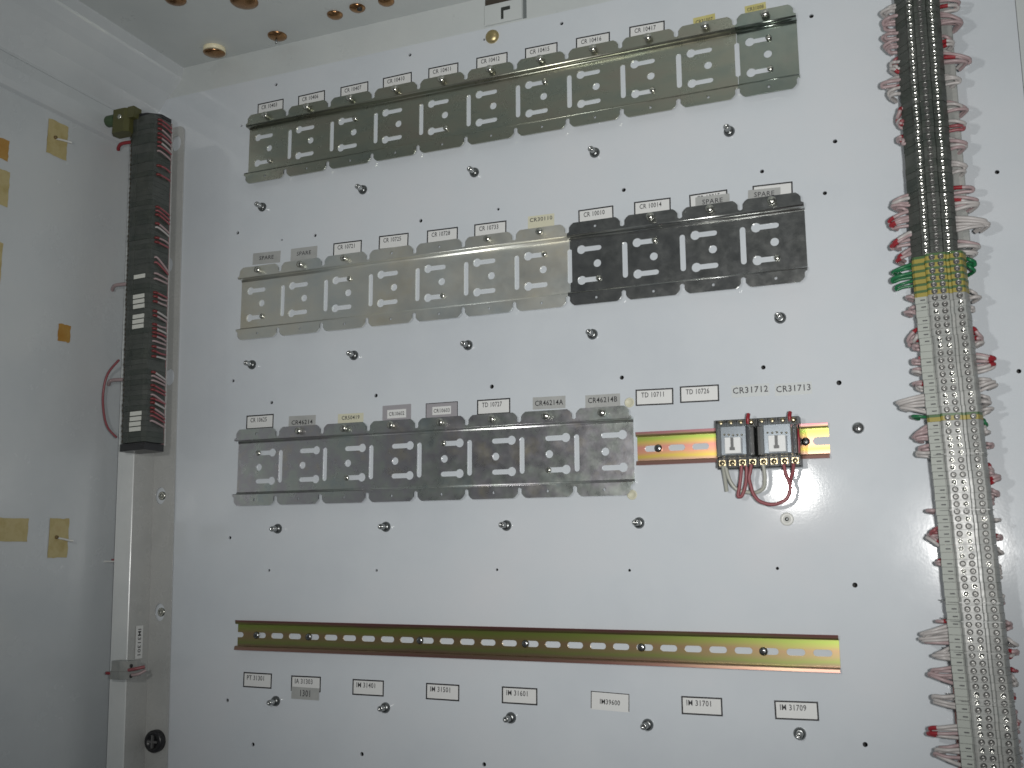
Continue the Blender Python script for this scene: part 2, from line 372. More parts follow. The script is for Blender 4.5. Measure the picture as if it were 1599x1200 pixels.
make_strip('dark shiny steel mounting strip of four cells right of the pale strip', 42.3+6*PITCH, 4, 411.5, False, STEEL, {2, 3, 4}, [(1, -1), (2, 1), (4, -1)], G, slot_first=True)
make_strip('grey zinc mounting strip of eight cells in the third row', 47.0-PITCH, 8, 202.3, True, ZINC3, {2, 3, 4, 5, 6, 7, 8}, [(1, 1), (3, -1), (5, 1), (7, -1)], G)

# ------------------------------------------------------------------ DIN rails
PHIL = MB().lathe([(4.2, 0), (4.2, 1.2), (3.8, 2.2), (2.4, 3.0), (0.05, 3.2)], seg=16).mesh('screw', simple('rail_screw', (0.36, 0.37, 0.37), 0.24, 1.0))
CROSS = MB().box(-2.0, 2.0, -3.5, -2.6, -0.4, 0.4).box(-0.4, 0.4, -3.5, -2.6, -2.0, -0.42).box(-0.4, 0.4, -3.5, -2.6, 0.42, 2.0).mesh('painted_recess', DARKM)  # raised dark bars paint the shade of a cross recess
def make_rail(label, x0, x1, zc, slots, screws, mat, notch=False, left_open=False):
    t = thing('din_rail', label, 'rail', (x0, 0, zc), group='slotted mounting rails')
    L = x1-x0; outer = [(0, -12.6), (L, -12.6)]
    if notch: outer += [(L, -4)] + [(L-11.5+4*math.cos(a), 4*math.sin(a)) for a in (-math.pi/2-k*math.pi/8 for k in range(0, 9))] + [(L, 4)]
    outer += [(L, 12.6), (0, 12.6)]
    if left_open: outer += [(0, 3.1), (left_open-3.1, 3.1), (left_open-0.9, 2.2), (left_open, 0), (left_open-0.9, -2.2), (left_open-3.1, -3.1), (0, -3.1)]
    MB().sheet(outer, [slot_h(x-x0, 0, 17.6, 6.4) for x in slots], -1.3, -0.1).build('web', mat, t)
    for s, nm in ((1, 'upper_flange'), (-1, 'lower_flange')):
        pr = [(-0.1, 12.6), (-1.3, 12.6), (-5.6, 12.8), (-6.6, 13.3), (-7.0, 14.4), (-7.5, 17.2), (-6.9, 17.5), (-6.4, 17.5), (-5.9, 14.8), (-4.6, 13.9), (-0.1, 13.7)]
        MB().prism_x([(y, s*z) for y, z in pr], 0, L).build(nm, mat, t)
    for x in screws:
        sc = put('screw', PHIL, t, (x-x0, -1.3, 0)); put('painted_recess', CROSS, sc, (0, 0, 0), (0, random.uniform(0, 1.5), 0))
    return t
make_rail('long greenish yellow slotted rail along the bottom of the panel', -7.0, 690.5, 0, [25*i for i in range(1, 28)], [21.0, 88+7, 247-5, 369, 497, 619.5], CHROM4, left_open=8.5)
make_rail('short pink and yellow iridescent slotted rail carrying the two relays', 498.0, 692.3, 203.3, [514.5, 540, 565, 664], [520.6, 669.8], CHROM3, notch=True)

# ------------------------------------------------------------------ stickers
def frame_mesh(w, h, t_, sides='tblr'):
    b = MB()
    if 't' in sides: b.box(-w/2, w/2, -0.34, -0.2, h/2-t_, h/2)
    if 'b' in sides: b.box(-w/2, w/2, -0.34, -0.2, -h/2, -h/2+t_)
    if 'l' in sides: b.box(-w/2, -w/2+t_, -0.335, -0.2, -h/2+t_, h/2-t_)
    if 'r' in sides: b.box(w/2-t_, w/2, -0.335, -0.2, -h/2+t_, h/2-t_)
    return b.mesh('border', INK)
FRAME = frame_mesh(41, 17.6, 1.5)
CARD = MB().box(-20.5, 20.5, -0.2, -0.02, -8.8, 8.8).mesh('card', PAPER)
BOX = [('CR 10403', -7.5, 32.0, 685.2, 0.4), ('CR 10406', 55.5, 96.5, 684.8, 1.0), ('CR 10407', 119.6, 160.6, 684.6, 0.6), ('CR 10410', 181.9, 222.3, 684.9, 0.8), ('CR 10411', 245.9, 286.0, 684.9, -0.4), ('CR 10412', 310.4, 351.1, 685.2, -0.8), ('CR 10415', 373.7, 414.4, 684.4, -0.7), ('CR 10416', 437.3, 477.9, 683.7, -1.1), ('CR 10417', 501.4, 541.4, 683.6, -1.6),
 ('CR 10721', 114.8, 155.3, 477.4, -0.9), ('CR 10725', 179.7, 220.4, 478.2, -1.2), ('CR 10728', 245.6, 286.3, 476.8, -0.9), ('CR 10733', 307.6, 348.8, 476.2, -0.7), ('CR 10010', 436.4, 477.6, 475.8, 0.2), ('CR 10014', 501.1, 542.0, 475.9, -0.8), ('', 562.3, 603.6, 475.6, 0.5), (' ', 629.4, 670.6, 475.0, -1.6),
 ('CR 10625', -7.4, 34.1, 268.0, 0.1), ('TD 10727', 311.3, 352.4, 267.8, -0.1), ('TD 10711', 497.3, 537.9, 266.9, -1.0), ('TD 10726', 544.8, 586.4, 267.2, -0.7),
 ('PT 31301', 3.2, 43.4, -43.6, -0.4), ('IA 31303', 71.5, 111.8, -44.7, 0.2), ('IM 31401', 154.9, 195.6, -45.4, -0.1), ('IM 31501', 249.6, 289.7, -45.8, -0.5), ('IM 31601', 340.8, 381.4, -45.5, -0.3), ('IM 31701', 536.2, 576.8, -46.1, 0.1), ('IM 31709', 627.2, 668.2, -45.6, 0.9)]
places = ['above the %s cell of the top row' % w for w in ('first', 'second', 'third', 'fourth', 'fifth', 'sixth', 'seventh', 'eighth', 'ninth')] + \
    ['above the %s cell of the pale strip' % w for w in ('third', 'fourth', 'fifth', 'sixth')] + ['above the first cell of the dark strip', 'above the second cell of the dark strip', '', '', 'above the first cell of the third-row strip', 'above the sixth cell of the third-row strip', 'above the left end of the short rail', 'just left of the relays, above the short rail'] + \
    ['%s of the row under the long rail' % w for w in ('leftmost label', 'second label from left', 'third label from left', 'fourth label from left', 'fifth label from left', 'second label from right', 'rightmost label')]
for (tx, xl, xr, zt, rot), where in zip(BOX, places):
    lab = 'bordered label %s, %s' % (tx, where)
    if tx == '': lab = 'white black-bordered label mostly covered by a grey SPARE sticker, third cell of the dark strip'
    if tx == ' ': lab = 'white black-bordered label mostly covered by a grey SPARE sticker, rightmost in the second row'
    lt = thing('name_label', lab, 'label', ((xl+xr)/2, 0, zt-8.8), (0, -math.radians(rot), 0), 'bordered equipment labels')
    put('card', CARD, lt); put('border', FRAME, lt)
    if tx.strip():
        put('lettering', text_mesh(tx, 5.6, 0.8, INKS, 24.5), lt, (-2.0 if zt > -20 else -3.0, -0.32, 2.6))
    elif tx == '':
        put('lettering', text_mesh('CR 10015', 5.6, 0.8, INKS, 24.5), lt, (0, -0.32, 3.4))
def sticker(tx, xl, xr, z1, z0, mat, lab, y=0.0, size=None, ink=INKS, width=0.78, dz=0.0, rot=0.0, border='', inner=None):
    w, h = xr-xl, z1-z0
    t = thing('name_sticker', lab, 'sticker', ((xl+xr)/2, y, (z0+z1)/2), (0, -math.radians(rot), 0), 'borderless equipment stickers')
    MB().box(-w/2, w/2, -0.22, -0.02, -h/2, h/2).build('card', mat, t)
    yy = -0.30
    if border: put('border', frame_mesh(w, h, 0.8, border), t)
    if inner:
        MB().box(-w*inner[0]/2, w*inner[0]/2, -0.34, -0.22, -h*inner[1]/2, h*inner[1]/2).build('inner_card', PAPER, t); yy = -0.42
    if tx: put('lettering', text_mesh(tx, size or h*0.48, 0.85, ink, w*width), t, (0, yy, dz))
    return t
sticker('CR31007', 574.0, 598.3, 678.8, 666, PAPERY, 'small yellow sticker above the second cell from the right in the top row', size=4.6, dz=0.6, rot=1.5)
sticker('CR31008', 630.5, 653.0, 680.0, 669, PAPERY, 'small yellow sticker above the rightmost cell in the top row', size=4.2, dz=0.8, rot=1.2)
sticker('SPARE', -6.9, 35.8, 478.8, 463.5, PAPERG, 'grey SPARE sticker above the first cell of the pale strip', size=5.2, width=0.52, dz=0.4, rot=-2)
sticker('SPARE', 51.5, 91.0, 478.0, 461.5, PAPERG, 'grey SPARE sticker above the second cell of the pale strip', size=5.2, width=0.54, dz=0.8, rot=-1)
sticker('CR30110', 375.5, 407.5, 476.5, 460.0, PAPERC, 'cream sticker reading CR30110 above the pale strip', size=4.8, width=0.86, dz=3.6, rot=-0.6)
sticker('SPARE', 569.0, 605.4, 471.2, 458.0, PAPERG, 'grey SPARE sticker over a bordered label, third cell of the dark strip', y=-0.4, size=5.4, width=0.60, dz=0.4, rot=-1.0)
sticker('SPARE', 624.7, 658.0, 470.6, 457.0, PAPERG, 'grey SPARE sticker over a bordered label, rightmost in the second row', y=-0.4, size=5.4, width=0.62, dz=1.2, rot=-2.5)
sticker('CR46214', 56.3, 95.4, 263.4, 249.5, PAPERG, 'grey sticker reading CR46214', size=5.6, dz=-1.2, rot=-0.8, ink=INK)
sticker('CR50419', 127.0, 162.5, 262.0, 249.0, PAPERC, 'cream sticker reading CR50419', size=4.8, width=0.70, dz=1.6, rot=-0.5)
sticker('CR10602', 188.5, 226.6, 268.6, 247.5, PAPERM, 'lilac-grey sticker with white inset reading CR10602', size=4.6, width=0.54, ink=INKS, inner=(0.66, 0.48), dz=0.2, rot=0.3)
sticker('CR10603', 245.9, 287.1, 267.9, 249.0, PAPERM, 'lilac-grey sticker with dark edge and white inset reading CR10603', size=4.6, width=0.50, border='tlr', inner=(0.58, 0.50), rot=0.2)
sticker('CR46214A', 379.3, 417.8, 266.2, 252.5, PAPERG, 'grey sticker reading CR46214A', size=6.0, width=0.86, ink=INK, rot=-0.6)
sticker('CR46214B', 440.7, 480.0, 264.6, 250.8, PAPERG, 'grey sticker reading CR46214B', size=6.0, width=0.84, ink=INK, dz=1.0, rot=-0.4)
sticker('CR31712', 598.8, 637.0, 264.6, 252.0, CLEARL, 'clear sticker reading CR31712 above the left relay', size=6.6, width=0.93, ink=INKS, dz=0.8, rot=0.2)
sticker('CR31713', 642.4, 678.5, 263.4, 251.0, CLEARL, 'clear sticker reading CR31713 above the right relay', size=6.6, width=0.93, ink=INKS, dz=0.6, rot=0.2)
sticker('1301', 72.3, 110.4, -57.6, -71.2, PAPERG, 'grey sticker overlapping the bottom of the IA 31303 label', y=-0.4, size=7.5, width=0.36, ink=INKS, dz=0.2, rot=-0.6)
sticker('IM39600', 440.9, 482.1, -46.2, -64.4, PAPER, 'tilted white label reading IM39600 with dark top and right edges', size=5.2, width=0.52, ink=INK, dz=-0.6, rot=-1.8, border='tlr')
for x, z, k in ((490.2, 253.8, 'above'), (490.5, 155.7, 'below')):
    t = tag(MB().lathe([(5.4, 0), (5.4, 0.5), (4.2, 0.9), (4.0, 0.6), (0.05, 0.6)], (0, 0, 0), 20).build('round_sticker', PAPERC), 'small round cream spot on the panel %s the right end of the third-row strip' % k, 'sticker', 'round cream spots')
    t.location = Vector((x, 0, z))*S

# ------------------------------------------------------------------ studs, bolts
STUD_BASE = MB().lathe([(6.0, 0), (6.0, 1.0), (5.6, 1.6), (5.0, 3.6), (4.2, 4.4), (3.2, 4.6)], seg=18).mesh('base_nut', STUDM)
STUD_ROD = MB().lathe([(3.2, 4.4)] + [(3.2 if k % 2 else 2.85, 4.8+k*0.62) for k in range(14)] + [(2.5, 13.8), (1.4, 13.9), (1.2, 13.2), (0.02, 13.2)], seg=16).mesh('threaded_rod', simple('rod_steel', (0.55, 0.56, 0.55), 0.22, 1.0))
rows = [('between the first and second strip rows', [(5.3, 540.3), (155.8, 541.5), (308.0, 540.4), (457.3, 540.7), (608.2, 539.8)]),
        ('between the second and third strip rows', [(-1.5, 332.7), (147.8, 332.7), (299.9, 332.4), (450.5, 331.9), (651.3, 331.0)]),
        ('below the third-row strip', [(45.4, 126.5), (195.5, 126.6), (347.0, 125.8), (497.3, 126.2)]),
        ('along the bottom below the long rail', [(50.6, -74.9), (198.2, -74.9), (351.1, -77.3), (500.8, -75.9), (649.7, -75.5)])]
ordn = ['leftmost', 'second from left', 'third from left', 'fourth from left', 'fifth from left']
for where, pts in rows:
    for i, (x, z) in enumerate(pts):
        t = thing('threaded_stud', '%s steel stud of the row %s' % (ordn[i] if i < len(pts)-1 else 'rightmost', where), 'stud', (x, 0, z), (random.uniform(-.05, .05), 0, random.uniform(-.05, .05)), 'threaded studs on the panel')
        put('base_nut', STUD_BASE, t); put('threaded_rod', STUD_ROD, t)
t = thing('panel_screw', 'white nylon washer with a small screw below the relay wires', 'screw', (647.9, 0, 127.5))
MB().lathe([(6.6, 0), (6.6, 1.2), (6.0, 1.9), (3.0, 1.9), (2.8, 1.4), (0.05, 1.4)], seg=22).build('washer', NYLON, t)
MB().lathe([(2.0, 1.3), (2.0, 2.2), (1.4, 2.8), (0.05, 2.9)], seg=12).build('screw_head', STUDM, t)
t = thing('panel_screw', 'lone cross-head steel screw right of the short rail', 'screw', (719.8, 0, 214.3))
MB().lathe([(5.8, 0), (5.8, 1.6), (5.2, 3.0), (3.4, 4.2), (0.05, 4.5)], seg=20).build('screw_head', simple('lone_screw', (0.5, 0.51, 0.51), 0.28, 1.0), t)
MB().box(-2.9, 2.9, -4.8, -3.6, -0.6, 0.6).box(-0.6, 0.6, -4.8, -3.6, -2.9, -0.62).box(-0.6, 0.6, -4.8, -3.6, 0.62, 2.9).build('painted_recess', DARKM, t)  # dark bars coloured for the shade inside the cross
t = tag(MB().lathe([(8.6, 0), (8.6, 1.2), (8.0, 2.6), (6.4, 4.2), (3.8, 5.2), (0.05, 5.6)], (0, 0, 0), 24).build('domed_bolt', BRASS2), 'brass domed bolt near the top edge of the panel', 'bolt')
t.location = Vector((331.6, 0, 708.4))*S
# hanger above the bolt
t = thing('hanger_clip', 'white hanger clip with an L-shaped groove above the brass bolt', 'clip', (346, 1.5, 722.6))
MB().bbox(-24.5, 24.5, -3.5, 0, 1.2, 27.5, 0.8).build('plate', PAINT_C, t)
MB().box(-2.2, 1.0, -3.9, -3.2, 5, 20).box(1.05, 9.5, -3.9, -3.2, 15.5, 20).build('groove', simple('groove_shade', (0.03, 0.035, 0.03), 0.6), t)  # raised dark boxes; the groove's shade is painted, nothing is cut
MB().box(-24, 24, -1.6, -0.1, 28, 36).build('slot', simple('slot_shade_brown', (0.05, 0.04, 0.03), 0.7), t)  # solid box, coloured dark for the shade of an opening
MB().box(25.2, 29.5, -0.9, -0.1, 1.2, 40).build('gap_shade', simple('gap_shade_grey', (0.16, 0.18, 0.18), 0.5), t)  # grey box paints the shade of a narrow gap
# ceiling plugs
plugs = [(-62.2, -26.4, 14.5, 'brass plug with a cream rim in the ceiling, nearest the left corner'), (34.8, -21.5, 12.5, 'brown brass ceiling plug with a small nib below it'), (132.2, -36.7, 10.0, 'left of the three small brass ceiling plugs in a row'), (166.6, -39.9, 10.0, 'middle of the three small brass ceiling plugs in a row'), (206.7, -38.7, 10.0, 'right of the three small brass ceiling plugs in a row'), (47.0, -106.4, 17.0, 'largest brass ceiling plug cut by the top of the picture'), (-27.0, -142.7, 13.0, 'brass ceiling plug at the top edge, left of the largest one')]
for i, (x, y, rr, lab) in enumerate(plugs):
    t = thing('ceiling_plug', lab, 'plug', (x, y, 762.9), group='brass plugs in the ceiling')
    pr = [(rr, 0), (rr, 0.8), (rr*0.93, 2.0), (rr*0.7, 3.6), (rr*0.4, 4.6), (0.05, 5.0)]
    d = MB().lathe(pr, (0, 0, 0), 24, '-Z').build('dome', BRASS, t)
    if i == 0:
        d.location.z = -6.0*S; d.rotation_euler = (0.10, 0.05, 0); MB().lathe([(rr*1.0, 0), (rr*1.02, 6.2)], (0, 0, 0), 24, '-Z').build('rim', CREAM, t)
    if i == 1:
        MB().lathe([(1.4, 4), (1.2, 10), (0.05, 10.6)], (-2, 1, 0), 10, '-Z').build('nib', STUDM, t)
    if i == 3:
        MB().lathe([(3.4, 2), (3.2, 5.4), (0.05, 5.6)], (4.5, -2, 0), 12, '-Z').build('nib', DARKM, t)

# ------------------------------------------------------------------ relays on the short rail
def make_relay(x0, x1, lab, cx0, cx1):
    t = thing('relay', lab, 'relay', ((x0+x1)/2, 0, 202), group='plug-in relays on the short rail')
    w = (x1-x0)/2 - 0.15
    MB().bbox(-w, w, -23, -7.6, -24.6, 24.6, 1.0).build('socket', SOCKET, t)
    MB().bbox(-w+1, w-1, -34, -23.05, -13.5, 15.5, 0.8).build('socket_riser', SOCKET, t)
    for zz, nz in ((-19.2, 4), (20.6, 4)):
        for k in range(nz):
            px = -w + (k+0.5)*2*w/nz
            b = MB().box(px-3.1, px+3.1, -26.0, -23.05, zz-2.6, zz+(3.0 if zz < 0 else 2.2)).build('terminal', SOCKET if zz > 0 else BRASST, t)
            MB().lathe([(2.7, 0), (2.7, 1.2), (2.0, 2.0), (0.05, 2.1)], (px, -26.0, zz), 12).build('terminal_screw', BRASST, b)
            if zz < 0:
                MB().box(px-2.0, px+2.0, -28.5, -28.2, zz-0.35, zz+0.35).build('painted_screw_slot', DARKM, b)  # dark bar painted for the shade in the slot
        for k in range(nz+1):
            px = max(-w+0.5, min(w-0.5, -w + k*2*w/nz))
            MB().box(px-0.45, px+0.45, -29, -23.02, zz-4.4, zz+4.2 if zz < 0 else zz+3.2).build('barrier', SOCKET, t)
    ox = (cx0+cx1)/2 - (x0+x1)/2; hw = (cx1-cx0)/2
    c = MB().bbox(ox-hw, ox+hw, -63, -34.05, -15.4, 16.6, 1.6).build('cover', COVER, t)
    MB().bbox(ox-hw+1.6, ox+hw-1.6, -50, -34.2, -13.6, 14.6, 0.6).build('coil_frame', COIL, c)
    MB().bbox(ox-hw*0.52, ox+hw*0.58, -57.5, -50.1, -12.6, 3.0, 0.4).build('white_plate', FLAG, c)
    MB().box(ox-1.3, ox+1.3, -59, -57.6, -6.6, 2.6).box(ox-2.4, ox+2.4, -59.2, -57.6, -9.6, -6.65).build('armature', simple('armature_dark', (0.06, 0.055, 0.05), 0.4), c)
    for k in range(5):
        MB().lathe([(1.1, 0), (0.9, 2.2), (0.05, 2.5)], (ox-hw*0.6+k*hw*0.3, -50.1, 6.0+random.uniform(-.8, .8)), 8).build('contact', BRASST, c)
    return t
make_relay(586.2, 626.3, 'left plug-in relay with clear cover in a black screw socket', 593.5, 621.5)
make_relay(626.5, 667.0, 'right plug-in relay with clear cover in a black screw socket', 634.6, 663.6)
def wire(name, pts, rad, mat, lab, cat='wire', group=None):
    return tag(MB().tube(smooth_path(pts, 6), rad, 8).build(name, mat), lab, cat, group)
GW = 'wires hanging from the relay sockets'
def wp(l, y0, y1, sag): 
    n = len(l)-1
    return [(x, y0 + (y1-y0)*i/n - sag*math.sin(math.pi*i/n), z) for i, (x, z) in enumerate(l)]
wire('wire', wp([(591.0, 182.3), (591.4, 172.0), (592.0, 155.9)], -24, -12, 0), 1.9, W_C, 'short cut-off grey wire hanging under the left relay', group=GW)
wire('wire', wp([(594.0, 182.3), (595.3, 172.0), (598.7, 162.6), (604.3, 156.5), (613.4, 154.2), (621.7, 153.5), (629.3, 157.5), (631.6, 167.4), (630.8, 180.9)], -24, -24, -6), 1.9, W_C, 'grey wire looping from left relay to right relay', group=GW)
wire('wire', wp([(609.9, 181.4), (608.6, 171.3), (606.4, 159.6), (604.4, 151.3), (605.6, 149.6), (608.6, 151.1), (611.9, 159.4), (614.0, 169.5), (614.5, 181.2)], -24, -24, -4), 1.8, W_M, 'narrow red hairpin wire under the left relay', group=GW)
wire('wire', wp([(620.0, 180.6), (618.9, 173.9), (617.4, 167.3), (619.0, 158.9), (621.2, 151.3), (627.0, 144.2), (638.2, 141.0), (648.8, 143.6), (654.3, 149.2), (656.3, 157.8), (655.0, 163.6), (652.5, 170.2), (651.0, 179.4)], -28, -28, 2), 1.8, W_M, 'long red wire sagging lowest between the two relays', group=GW)
wire('wire', wp([(660.2, 180.2), (659.0, 172.8), (656.6, 166.2), (655.2, 160.2)], -27, -20, 0), 1.8, W_M, 'short dusty red wire at the right end of the right relay', group=GW)
for x, z0, z1, lab in ((618.4, 221, 231, 'red ferrule sleeve sticking up from top of the left relay'), (658.6, 221.5, 230.5, 'red ferrule sleeve sticking up from top of the right relay')):
    t = wire('sleeve', [(x, -26, z0), (x, -27, (z0+z1)/2), (x+0.5, -25, z1)], 2.0, SLEEVE, lab, 'wire sleeve')
wire('wire', [(665.8, -28, 213), (666.4, -30, 204), (666.0, -29, 190)], 1.5, SLEEVE, 'straight red wire along the right side of the right relay')

# ------------------------------------------------------------------ left bracket with its terminal strip
th = -0.0278
br = thing('hat_bracket', 'tall grey and white folded bracket beside the left wall', 'bracket', (-147, 0, 110), (0, th, 0))
fl_outer = [(0, -520), (35, -520), (35, 556)] + [(35-9+9*math.cos(a), 556+9*math.sin(a)) for a in (math.pi/2*k/5 for k in range(1, 6))] + [(0, 565)]
fh = [(13.0, 60.6), (17.2, -86.0), (22.0, 541.0), (14.0, 369.0), (22.0, 215.3)]
MB().sheet(fl_outer, [[(x + 8.2*math.cos(2*math.pi*k/20), z + 11*math.sin(2*math.pi*k/20)) for k in range(20)] for x, z in fh], -2.6, -0.9).build('flange', GREYP, br)
MB().prism([(0, -0.9), (-1.8, -0.9), (-1.8, -36.2), (-25, -36.2), (-25, -0.9), (-26.6, -0.9), (-26.6, -37.0), (-26.0, -37.8), (-0.8, -38.0), (0, -37.2)], -520, 560).build('channel', BRACKW, br)
MB().box(0.02, 0.9, -37.0, -2.7, -520, 560).build('inner_face', GREYP, br)
for i, (x, z) in enumerate(fh[:2]):
    MB().lathe([(5.6, 0), (5.4, 1.4), (3.6, 2.2), (3.2, 1.6), (0.05, 1.6)], (x+1.0, -0.05, z), 16).build('bolt', BRASS2 if i > 5 else SCREW, br)
kn = thing('black_bolt', 'black round slotted bolt low on the bracket flange', 'bolt', (-121.1, -2.6, -130.1))
MB().lathe([(13.5, 0), (13.5, 6), (12.4, 8.2), (8.5, 9.2), (8.2, 7.2), (0.05, 7.2)], seg=22).build('head', BLACK, kn)
MB().box(-7.6, 7.6, -9.6, -7.0, -1.3, 1.3).box(-1.3, 1.3, -9.6, -7.0, -7.6, -1.35).box(-1.3, 1.3, -9.6, -7.0, 1.35, 7.6).build('cross_rib', simple('knob_grey', (0.12, 0.12, 0.12), 0.4), kn)
st = thing('name_sticker', 'small white sticker with sideways code on the bracket above the single clip', 'sticker', (-141.8, -20, -11), (0, th, 0))
MB().box(-0.05, 0.25, -6, 6, -20, 20).build('card', PAPER, st)
tm = put('lettering', text_mesh('IM31301', 5.5, 0.9, INKS, 32), st, (0.36, 0, 0)); tm.rotation_euler = (0, math.radians(90), math.radians(90))
# terminal strip
ts_ang = -0.0340
ls = thing('terminal_strip', 'tall dark grey terminal strip with red wires on the left bracket', 'terminal strip', (-140.3, -45, 231), (0, ts_ang, 0))
MB().box(-30, 40, 5.2, 6.8, -2, 428).build('mounting_plate', GREYP, ls)
MB().box(4, 39, 0.2, 5.1, -2, 428).build('rail', CHROM3, ls)
lp = [(0, 0), (0, -26), (5, -29), (8, -29.5), (8.6, -33), (12, -34.2), (18, -34.6), (18.6, -33.6), (38, -33.6), (43, -31), (43, 0)]
LB1 = MB().prism(lp, 0.0, 6.25).mesh('terminal_block', TB_DARK); LB2 = MB().prism(lp, 0.0, 6.25).mesh('terminal_block', TB_DARK2)
LSC = MB().lathe([(2.1, 0), (2.1, 0.4), (1.4, 0.5), (0.05, 0.1)], seg=10).mesh('screw', simple('old_screw', (0.10, 0.09, 0.07), 0.45, 0.7))
LTAG = MB().box(0, 17.5, -0.9, 0, 0.3, 5.4).mesh('marker', MARKW)
tags_at = [(445.2, 434.6), (417.0, 398.7), (392.2, 374.1), (271.6, 241.5)]
nb = 66; lpitch = 426.0/nb
for i in range(nb):
    z = i*lpitch
    b = put('terminal_block', LB1 if random.random() < 0.6 else LB2, ls, (random.uniform(-.25, .25), random.uniform(-.3, .3), z))
    put('screw', LSC, b, (5.2, -29.6, 2.9))
    wz = 231+z+3
    if any(lo <= wz <= hi for hi, lo in tags_at): put('marker', LTAG, b, (20, -33.7, 0))
MB().prism([(2, 4), (2, -30), (40, -30), (40, 4)], -9.5, -0.4).build('end_plate', BLACK, ls)
MB().prism([(8, 0), (8, -30), (18, -33), (30, -30), (43, -18), (43, 0)], 426.4, 431).build('end_plate', BLACK, ls)
# wires on the right face of the left strip
def left_wire(zw, kind, span):
    z = zw-231
    if kind == 's':
        pts = [(42.5, -24, z), (45.0, -22, z), (45.8, -12, z-random.uniform(0, 2)), (44.6, -2, z-random.uniform(0, 3))]
    else:
        pts = [(42.5, -24, z), (45.0, -22, z), (46.2, -13, z-span*0.5), (44.6, -1, z-span)]
    matw = random.choice([W_P, W_M, W_M, W_P, W_W])
    w = MB().tube(smooth_path(pts, 4), 1.35, 6).build('wire', matw, ls)
    if random.random() < 0.72:
        MB().tube([Vector(p) for p in smooth_path(pts, 4)][0:6], 1.7, 6).build('sleeve', SLEEVE2, w)
def run(hi, lo, step, kind, span=0):
    z = hi
    while z >= lo:
        left_wire(z, kind, span*random.uniform(0.5, 1.2)); z -= step*random.uniform(0.8, 1.25)
run(652, 606, 6.0, 'v', 5); run(589, 588, 5, 's'); run(577, 574, 6, 's')
run(533, 522, 5.0, 'v', 9); run(511, 502, 5.0, 'v', 9); run(492, 482, 6, 's'); run(466, 454, 6.0, 'v', 12); run(445, 436, 6, 's')
run(420, 408, 6, 's'); run(396, 386, 5.5, 'v', 4); run(379, 337, 5.6, 's'); run(318, 252, 5.6, 'v', 7)
ec = thing('end_clamp', 'olive and green end clamp at the top of the left terminal strip', 'clamp', (-160, -78, 652))
MB().prism([(-12, 6), (-14, -4), (-8, -12), (10, -12), (16, -8), (16, 6)], -16, 16).build('body', OLIVE, ec)
MB().lathe([(7, 0), (7.6, 3), (7.6, 14), (6.2, 16), (0.05, 16)], (-12, -2, 7), 16, '-X').build('knob', LGREEN, ec)
MB().prism([(14, 4), (14, -10), (24, -10), (24, 4)], 2, 17).build('lug', OLIVE, ec)
MB().lathe([(3.2, 0), (3.2, 2), (0.05, 2.4)], (4, -12, 4), 12).build('screw', SCREW, ec)
tag(MB().tube(smooth_path([(x, -62, z) for x, z in ((-160.6, 340.7), (-178.0, 323.6), (-183.5, 299.1), (-180.5, 274.2), (-172.6, 255.0), (-157.2, 241.5))], 6), 1.5, 8).build('wire', W_M), 'single thin red wire bowed out left of the dark terminal strip', 'wire')
for z, yy, lab, mm in ((634.6, -58.6, 'red wire stub near the top left of the dark terminal strip', SLEEVE), (442.3, -53.5, 'pale wire stub left of the dark strip at mid height', W_P), (317.3, -50.1, 'pale wire stub behind the bowed red wire', W_P)):
    tag(MB().tube(smooth_path([(-150, yy-2, z-1), (-176, yy-3, z), (-186, yy, z-1.5), (-191, yy+4, z-4)], 4), 2.4, 8).build('wire_stub', mm), lab, 'wire')
t = thing('cable_tie', 'white cable tie end poking out left of the bracket', 'cable tie', (-185, -28, 88))
MB().bbox(-16, 10, -1.6, 1.0, -1.0, 1.0, 0.3).build('tail', NYLON, t); MB().bbox(2, 9, -4, -1.7, 1.1, 3.4, 0.3).build('head', W_M, t)
# single clip terminal
t = thing('clip_terminal', 'single translucent grey terminal clipped low on the bracket', 'terminal', (-136, -39, -42), (0, th, 0))
MB().prism([(-20, 0), (-21, -10), (-15, -18), (2, -20), (12, -15), (17, -6), (17, 0)], -9.5, -0.4).build('body', TB_W[0], t)
MB().prism([(-19, 0), (-20, -9), (-13, -17), (1, -19), (11, -14), (16, -6), (16, 0)], -0.3, 11.5).build('body', TB_W[1], t)
for zz in (-6, 6):
    MB().lathe([(2.3, 0), (2.3, 0.8), (0.05, 0.9)], (13.4, -13.2, zz), 10, 'X').build('painted_wire_hole', DARKM, t)  # dark discs painted for the shade inside wire holes
MB().tube(smooth_path([(-14, -17, -2.6), (-22, -15, -2.8), (-29, -8, -3.4)], 4), 2.0, 8).build('wire', SLEEVE, t)
MB().tube(smooth_path([(11, -15, 1.0), (20, -12, 2.6), (27, -5, 4.0)], 4), 2.0, 8).build('wire', W_M, t)
MB().tube(smooth_path([(11, -13, -5), (21, -9, -4), (27, -3, 0)], 4), 1.8, 8).build('wire', W_P, t)

